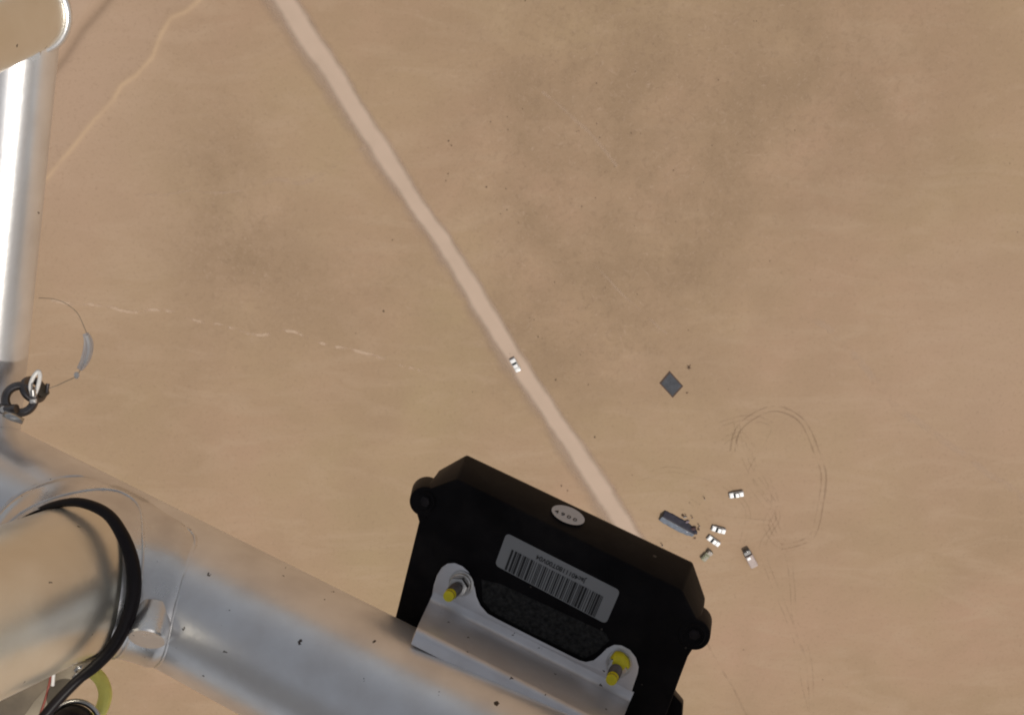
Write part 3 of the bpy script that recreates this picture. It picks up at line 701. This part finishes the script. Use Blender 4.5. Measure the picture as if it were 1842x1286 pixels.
M_DARK = simple('shaded_dark_tarp', (.035, .032, .045), .75, 0, .3, .9, .5)  # shade of the far tarp slope put into colour; also dark cloth
M_BAG = simple('pale_bag', (.45, .45, .47), .7)
M_MAT = simple('dark_mat', (.058, .060, .068), .85, 0, .35, .45, 1)
M_MATB = simple('mat_border', (.075, .045, .032), .85, 0, .25, 1.2)

def put(name, px, py, rz):
    g = G(px, py); g.z = gz(g.x, g.y); return empty(name, g, rz=rz)
def wheels(t, xs_, hw, r=.39, wd=.26):
    for x in xs_:
        for s in (-1, 1):
            wv = mesh('wheel', *disc((x, s * hw - wd / 2, r), (0, 1, 0), r, wd, 20), M_TYRE, t, 'auto', .03)
            mesh('rim', *disc((x, s * (hw + wd / 2 * .98) - .005, r), (0, s, 0), r * .58, .02, 14), M_RIM, wv, 'auto')
def section(xyz_rows):
    V = []; 
    for row in xyz_rows: V += [Vector(p) for p in row]
    n_ = len(xyz_rows[0]); m_ = len(xyz_rows)
    Fc = [tuple(range(n_ - 1, -1, -1)), tuple((m_ - 1) * n_ + k for k in range(n_))]
    for i in range(m_ - 1):
        for k in range(n_): Fc.append((i * n_ + k, i * n_ + (k + 1) % n_, (i + 1) * n_ + (k + 1) % n_, (i + 1) * n_ + k))
    return V, Fc
def pickup(suv=False):
    t = empty('pickup_truck', (0, 0, 0))
    hw = .91
    rows = []
    for x, h, ww in ((2.62, .78, .78), (2.50, .92, .86), (1.95, 1.02, .90), (1.05, 1.10, .91), (-.75, 1.10, .92), (-.78, 1.08, .92), (-2.45, 1.08, .91), (-2.58, 1.02, .88)):
        rows.append([(x, -ww, .42), (x, -ww - .02, .75), (x, -ww * .96, h - .06), (x, -ww * .82, h), (x, ww * .82, h), (x, ww * .96, h - .06), (x, ww + .02, .75), (x, ww, .42)])
    mesh('body', *section(rows), M_WHITE, t, 'auto')
    # greenhouse
    gl, gt = (1.12, -.95), (.42, -.72)
    V = []; rz0, rz1 = 1.08, 1.74
    for z, (xf, xb), w_ in ((rz0, gl, .84), (rz1, gt, .68)):
        V += [(xf, -w_, z), (xf, w_, z), (xb, w_, z), (xb, -w_, z)]
    mesh('window_band', V, [(3, 2, 1, 0), (4, 5, 6, 7), (0, 1, 5, 4), (1, 2, 6, 5), (2, 3, 7, 6), (3, 0, 4, 7)], M_GLASS, t, 'auto', .02)
    mesh('roof', *box(-.15, 0, 1.765, 1.24, 1.42, .07, .92, .92), M_WHITE, t, 'auto', .025)
    for s in (-1, 1):
        for x0, x1 in ((1.10, .42), (.0, -.02), (-.93, -.72)):
            mesh('pillar', *tube([(x0, s * .845, 1.09), (x1, s * .69, 1.74)], .04, 8), M_WHITE, t, 'auto')
        mesh('mirror', *box(.92, s * 1.02, 1.15, .12, .2, .16), M_TRIM, t, 'auto', .02)
        mesh('headlight', *box(2.56, s * .66, .84, .12, .3, .16), M_LAMP, t, 'auto', .02)
        mesh('tail_light', *box(-2.58, s * .83, .92, .05, .12, .28), M_TAIL, t, 'auto', .01)
    mesh('bonnet', *box(1.82, 0, 1.055, 1.2, 1.4, .05, .95, .92), M_WHITE, t, 'auto', .02)
    # bed walls and floor, or a white hard cover
    bed = mesh('cargo_cover', *box(-1.75, 0, 1.27, 1.58, 1.66, .42, .96, .88), M_WHITE, t, 'auto', .05)
    for s in (-1, 1): mesh('cover_window', *box(-1.75, s * .785, 1.29, 1.2, .05, .20, .95, .6), M_GLASS, bed, 'auto', .01)
    mesh('front_bumper', *box(2.68, 0, .55, .16, 1.72, .22), M_TRIM, t, 'auto', .04)
    mesh('rear_bumper', *box(-2.66, 0, .55, .14, 1.7, .16), M_TRIM, t, 'auto', .03)
    wheels(t, (1.62, -1.62), .80)
    return t
def copy_tree(o, parent=None):
    c = o.copy(); COL.objects.link(c)
    if parent is not None: c.parent = parent
    for ch in list(o.children): copy_tree(ch, c)
    return c
def heading(px0, px1):
    a, b = G(*px0), G(*px1); return math.atan2(b.y - a.y, b.x - a.x)
proto = pickup()
cars = [((927, 656), (934, 668), (920, 643), 'white pickup truck driving alone on the pale dirt road', None),
        ((1324, 888), (1336, 886), (1312, 890), 'white pickup parked apart, farthest up the image from the long blue tent', 1),
        ((1292, 951), (1303, 954), (1281, 948), 'white pickup nearest the right end of the blue tent, upper of two side by side', 1),
        ((1283, 971), (1293, 978), (1273, 964), 'white pickup parked lower of two side by side, next to the tan truck', 1)]
for i, (c, tail, head, lab_, g) in enumerate(cars):
    o = proto if i == 0 else copy_tree(proto)
    p = G(*c); o.location = (p.x, p.y, gz(p.x, p.y) + (.06 if i == 0 else .01)); o.rotation_euler = (0, 0, heading(tail, head)); o.scale = (1.0, 1.16, 1.02)
    tag(o, lab_, 'pickup truck'); o['group'] = 'white pickup trucks'

# small tan and olive utility truck
t = put('utility_truck', 1271, 997, heading((1264, 1004), (1279, 989))); t.scale = (1.12, 1.3, 1.05); tag(t, 'small truck with grey cab and olive loaded bed below the white pickups', 'truck')
mesh('chassis', *box(-.1, 0, .62, 4.3, 1.6, .35), M_OLV, t, 'auto', .05)
mesh('cab', *box(1.35, 0, 1.25, 1.35, 1.6, .95, .8, .86), M_TAN, t, 'auto', .08)
mesh('windscreen', *box(1.98, 0, 1.35, .1, 1.3, .5), M_GLASS, t, 'auto', .01)
mesh('cargo_bed', *box(-.95, 0, 1.0, 2.3, 1.65, .45), M_OLV, t, 'auto', .04)
for k in range(5): mesh('sack', *box(-.3 - .36 * k, .28 * (-1) ** k, 1.36, .75, .85, .35, .8, .8), (M_OLV, M_TAN)[k % 2], t, 'auto', .12)
wheels(t, (1.3, -1.2), .72, .36)
# larger covered lorry
t = put('covered_lorry', 1348, 1001, heading((1356, 1014), (1341, 986))); t.scale = (.98, 1.28, 1); tag(t, 'grey cab lorry with pale pinkish canvas cover, lowest right of the parked vehicles', 'lorry')
mesh('chassis', *box(0, 0, .8, 7.2, 2.0, .35), M_TRIM, t, 'auto', .05)
mesh('cab', *box(2.75, 0, 1.65, 1.7, 2.15, 1.5, .8, .88), simple('grey_cab_paint', (.29, .275, .26), .6, 0, .1, 2), t, 'auto', .12)
mesh('windscreen', *box(3.55, 0, 1.9, .12, 1.8, .65), M_GLASS, t, 'auto', .02)
prf = [(-1.18, 1.0), (-1.18, 2.35), (-.95, 2.72), (0, 2.9), (.95, 2.72), (1.18, 2.35), (1.18, 1.0)]
rows = [[(x, y * (1 if abs(x - -1) < 2.3 else .97), z - (.05 if (i % 2) else 0)) for y, z in prf] for i, x in enumerate([1.5, 1.0, .4, -.2, -.8, -1.4, -2.0, -2.6, -3.1, -3.5])]
mesh('canvas_cover', *section(rows), M_TARP, t, 'auto')
mesh('white_sheet', *box(.75, .35, 2.88, 1.1, 1.0, .08), M_WHITE, t, 'auto', .03)
wheels(t, (2.5, -1.6, -2.7), .9, .48, .3)

# long tarpaulin shelter
t = put('tarpaulin_shelter', 1219, 942, heading((1192, 926), (1250, 958))); tag(t, 'long low shelter of blue-grey tarpaulin, shaded slope coloured dark, beside the parked pickups', 'tarpaulin shelter')
Ln = 7.1
def slope(y0, z0, y1, z1, nm, mat, seed):
    V, Fc = [], []; nxs, nys = 26, 5
    for lay in (0, -.05):
        for i in range(nxs + 1):
            for j in range(nys + 1):
                x = -Ln + 2 * Ln * i / nxs; tt = j / nys
                y = y0 + (y1 - y0) * tt; z = z0 + (z1 - z0) * tt
                taper = 1 - .35 * max(0, x / Ln) ** 2 - .12 * max(0, -x / Ln) ** 4
                y *= taper; z += .16 * noise.noise(Vector((x * .9, y * .9, seed))) ; y += .14 * noise.noise(Vector((x * .7, tt * 2, seed + 4))); z = max(z, .05)
                V.append(Vector((x, y, z + lay)))
    m_ = (nxs + 1) * (nys + 1)
    for lay in (0, 1):
        for i in range(nxs):
            for j in range(nys):
                a = lay * m_ + i * (nys + 1) + j; q = (a, a + 1, a + nys + 2, a + nys + 1); Fc.append(q if lay else q[::-1])
    for i in range(nxs):
        for j in (0, nys):
            a = i * (nys + 1) + j; b = a + nys + 1; Fc.append((a, b, b + m_, a + m_))
    for j in range(nys):
        for i in (0, nxs):
            a = i * (nys + 1) + j; Fc.append((a, a + 1, a + 1 + m_, a + m_))
    return mesh(nm, V, Fc, mat, t, True)
slope(.05, 1.75, -2.35, .45, 'blue_grey_sheet', M_BLUE, 1)
slope(.02, 1.74, 2.55, .08, 'shaded_sheet', M_DARK, 2)  # far slope of the tarp, its shade put into the sheet colour
mesh('ridge_pole', *tube([(-Ln - .2, 0, 1.72), (Ln + .2, 0, 1.72)], .06, 8), M_BROWN, t, 'auto')
for x in (-Ln, 0, Ln):
    mesh('pole', *tube([(x, 0, 0), (x, 0, 1.72)], .05, 8), M_BROWN, t, 'auto')
def lump(nm, cx, cy, cz, sx, sy, sz, mat, parent, seed, g=None):
    bm = bmesh.new(); bmesh.ops.create_icosphere(bm, subdivisions=2, radius=1)
    for v in bm.verts:
        k = 1 + .35 * noise.noise(v.co * 1.7 + Vector((seed, 0, 0)))
        v.co = Vector((cx + v.co.x * sx * k, cy + v.co.y * sy * k, max(cz + v.co.z * sz * k, .0)))
    me = bpy.data.meshes.new(nm); bm.to_mesh(me); bm.free(); me.materials.append(mat)
    me.polygons.foreach_set('use_smooth', [True] * len(me.polygons))
    o = bpy.data.objects.new(nm, me); COL.objects.link(o)
    if parent: o.parent = parent
    return o
def bundle(px, py, sx, sy, sz, mat, name, lab_, cat, z=0.0, seed=1, rz=0.4, group=None):
    g = G(px, py); e = lump(name, 0, 0, sz * .8, sx, sy, sz, mat, None, seed); e.location = (g.x, g.y, gz(g.x, g.y) + z); e.rotation_euler = (0, 0, rz); tag(e, lab_, cat, group); return e
bundle(1217, 942, .5, .45, .3, M_BAG, 'white_sack', 'pale sack on the middle of the blue tarpaulin shelter', 'sack', 1.05, 3)
bundle(1236, 953, .6, .5, .32, M_BAG, 'white_sack', 'pale sack near the right end of the tarpaulin shelter', 'sack', .85, 4)
M_RDK = simple('dark_maroon_cloth', (.07, .035, .035), .85, 0, .3, 2)
M_BRN = simple('dry_brown_wood', (.13, .075, .05), .9, 0, .4, 2)
bundle(1246, 950, 1.3, .9, .6, M_RDK, 'cloth_bundle', 'dark maroon bundle heaped at the right end of the shelter', 'bundle', 0, 5)
bundle(1251, 956, .7, .9, .5, M_DARK, 'cloth_bundle', 'small dark bundle at the tip of the shelter right end', 'bundle', 0, 6)
bundle(1236, 937, .8, .5, .45, simple('mauve_cloth', (.22, .17, .19), .85), 'cloth_bundle', 'mauve bundle behind the upper edge of the shelter', 'bundle', 0, 7)
bundle(1231, 929, .45, .4, .35, simple('grey_cloth', (.28, .26, .24), .85), 'cloth_bundle', 'small grey bundle above the shelter, left of the standing person', 'bundle', 0, 8)
bundle(1228, 926, .5, .4, .4, M_BRN, 'cloth_bundle', 'small dark brown bundle above the shelter beside the grey one', 'bundle', 0, 9)
def stick_heap(px, py, n_, rad, ht, name, lab_, cat, seed, group=None):
    random.seed(seed); parts = []
    for _ in range(n_):
        a = random.uniform(0, 6.28); r0 = random.uniform(0, rad * .3); r1 = random.uniform(.6, 1) * rad
        b_ = a + random.uniform(-.9, .9)
        parts.append(tube([(r0 * math.cos(a), r0 * math.sin(a), .02), (r1 * .6 * math.cos(b_), r1 * .6 * math.sin(b_), ht * random.uniform(.4, .8)), (r1 * math.cos(b_), r1 * math.sin(b_), ht * random.uniform(.6, 1))], [.05, .035, .015], 4))
    o = mesh(name, *join(*parts), M_BRN, None); g = G(px, py); o.location = (g.x, g.y, gz(g.x, g.y)); tag(o, lab_, cat, group); return o
stick_heap(1256, 950, 22, .9, .7, 'branch_heap', 'heap of dry branches at the right end of the shelter', 'branches', 3)
stick_heap(1249, 967, 14, .8, .25, 'branch_heap', 'thin scatter of dry branches below the right end of the shelter', 'branches', 4)

# people by the shelter
def person(px, py, rz, lab_, cloth, arm=0.35, step=.16):
    t = put('person', px, py, rz); tag(t, lab_, 'person')
    J = {'pelvis': (0, 0, .95, .15), 'waist': (0, 0, 1.12, .14), 'chest': (.01, 0, 1.35, .165), 'neck': (.02, 0, 1.50, .07), 'head0': (.03, 0, 1.60, .095), 'head1': (.03, 0, 1.74, .09)}
    E = [('pelvis', 'waist'), ('waist', 'chest'), ('chest', 'neck'), ('neck', 'head0'), ('head0', 'head1')]
    for s, nm in ((1, 'l'), (-1, 'r')):
        J['sh' + nm] = (.01, s * .19, 1.42, .07); J['el' + nm] = (.05, s * (.24 + arm * .2), 1.14, .05); J['wr' + nm] = (.20, s * (.22 + arm * .3), .96, .04); J['ha' + nm] = (.27, s * (.22 + arm * .3), .90, .035)
        J['hp' + nm] = (0, s * .1, .88, .10); J['kn' + nm] = (.06 + s * step * .5, s * .12, .48, .075); J['an' + nm] = (s * step, s * .13, .09, .05); J['to' + nm] = (s * step + .17, s * .14, .04, .04)
        E += [('chest', 'sh' + nm), ('sh' + nm, 'el' + nm), ('el' + nm, 'wr' + nm), ('wr' + nm, 'ha' + nm), ('pelvis', 'hp' + nm), ('hp' + nm, 'kn' + nm), ('kn' + nm, 'an' + nm), ('an' + nm, 'to' + nm)]
    ks = list(J); me = bpy.data.meshes.new('body'); me.from_pydata([J[k][:3] for k in ks], [(ks.index(a), ks.index(b)) for a, b in E], [])
    o = bpy.data.objects.new('body', me); COL.objects.link(o); o.parent = t
    o.modifiers.new('skin', 'SKIN')
    for k, sv in zip(ks, me.skin_vertices[0].data): sv.radius = (J[k][3], J[k][3])
    me.skin_vertices[0].data[0].use_root = True
    o.modifiers.new('sub', 'SUBSURF').levels = 1; me.materials.append(cloth)
    hd = mesh('headscarf', *tube([(.02, 0, 1.60), (.02, 0, 1.68), (.02, 0, 1.78), (.02, 0, 1.83)], [.12, .135, .12, .04], 14), M_BAG, t, True)
    return t
M_ROBE = simple('dark_robe', (.045, .03, .03), .9); M_ROBE2 = simple('rust_robe', (.17, .06, .04), .9); M_ROBE3 = simple('grey_robe', (.16, .14, .14), .9)
person(1233.5, 926.5, 1.2, 'person in dark clothes standing above the middle of the shelter', M_ROBE)
person(1244.5, 929, 2.6, 'person in rust coloured clothes standing upper right of the shelter', M_ROBE2)
person(1257, 944, 2.0, 'person in grey clothes at the right tip of the shelter', M_ROBE3)
person(1266.5, 895, .4, 'lone person in dark clothes standing between the shelter and the highest parked pickup', M_ROBE)
person(1190.5, 978.5, 1.9, 'lone person in dark clothes near the upper edge of the black box', M_ROBE)

# dark square mat
cs = [(1204.5, 667), (1229, 694.5), (1210, 715.5), (1186, 689)]
g0 = G(1207.5, 691.5); mt = empty('ground_mat', Vector((g0.x, g0.y, gz(g0.x, g0.y)))); tag(mt, 'dark blue-grey square mat with brown border lying flat on the sand', 'mat')
cr = [G(*p) - g0 for p in cs]
def inset(k): return [p * k for p in cr]
mesh('border', *loft([p + Vector((0, 0, .10)) for p in inset(1.0)], [p + Vector((0, 0, -.05)) for p in inset(1.0)]), M_MATB, mt)
mesh('sheet', *loft([p + Vector((0, 0, .125)) for p in inset(.84)], [p + Vector((0, 0, .05)) for p in inset(.84)]), M_MAT, mt)
stick_heap(1240, 660, 26, 1.2, .5, 'dry_bush', 'dry brown bush up and right of the dark square mat', 'bush', 9)
stick_heap(1236, 706, 12, .6, .3, 'dry_bush', 'small dry bush just right of the dark square mat', 'bush', 10)

# desert shrubs
def shrub_mesh(seed):
    random.seed(seed); V, Fc = [], []
    for _ in range(46):
        a = random.uniform(0, 6.28); e = random.uniform(.05, 1.3); r = random.uniform(.12, .5)
        c = Vector((math.cos(a) * math.cos(e) * r, math.sin(a) * math.cos(e) * r, .08 + math.sin(e) * r * .8))
        d = Vector((random.uniform(-1, 1), random.uniform(-1, 1), random.uniform(-.3, 1))).normalized() * random.uniform(.07, .15); s_ = d.orthogonal().normalized() * .05
        b = len(V); V += [c - d, c + s_, c + d, c - s_]; Fc.append((b, b + 1, b + 2, b + 3))
    me = bpy.data.meshes.new('shrub'); me.from_pydata([tuple(v) for v in V], [], Fc); me.materials.append(M_SHR); return me
M_SHR = simple('dry_shrub_leaf', (.17, .12, .075), .9, 0, .4, 3)
SM = [shrub_mesh(k) for k in range(6)]
random.seed(21)
spots = [(807, 254), (812, 262), (806, 313), (802, 325), (770, 266), (690, 560), (968, 606), (1000, 683), (1058, 692), (1070, 786), (850, 705), (1137, 854), (1021, 882), (1010, 873), (1240, 903), (706, 432), (910, 340), (912, 378), (875, 337),
         (1354, 1084), (1337, 1168), (1480, 1222), (1310, 700), (640, 600), (900, 385), (933, 401), (934, 368), (945, 300), (930, 425), (1105, 300), (1080, 540)]
while len(spots) < 75:
    x, y = random.gauss(1040, 130), random.uniform(0, 640)
    if 880 < x < 1420: spots.append((x, y))
for _ in range(14): spots.append((random.uniform(1262, 1840), random.uniform(0, 560)))
for i, (x, y) in enumerate(spots):
    o = bpy.data.objects.new('desert_shrub', SM[i % 6]); COL.objects.link(o); g = G(x, y)
    k = random.uniform(.3, .65) * (1.6 if i < 19 else 1)
    o.location = (g.x, g.y, gz(g.x, g.y)); o.scale = (k, k, k); o.rotation_euler = (0, 0, random.uniform(0, 6))
    tag(o, 'tiny dry brown shrub dotting the open sand flat', 'shrub', 'tiny dry shrubs scattered over the sand')
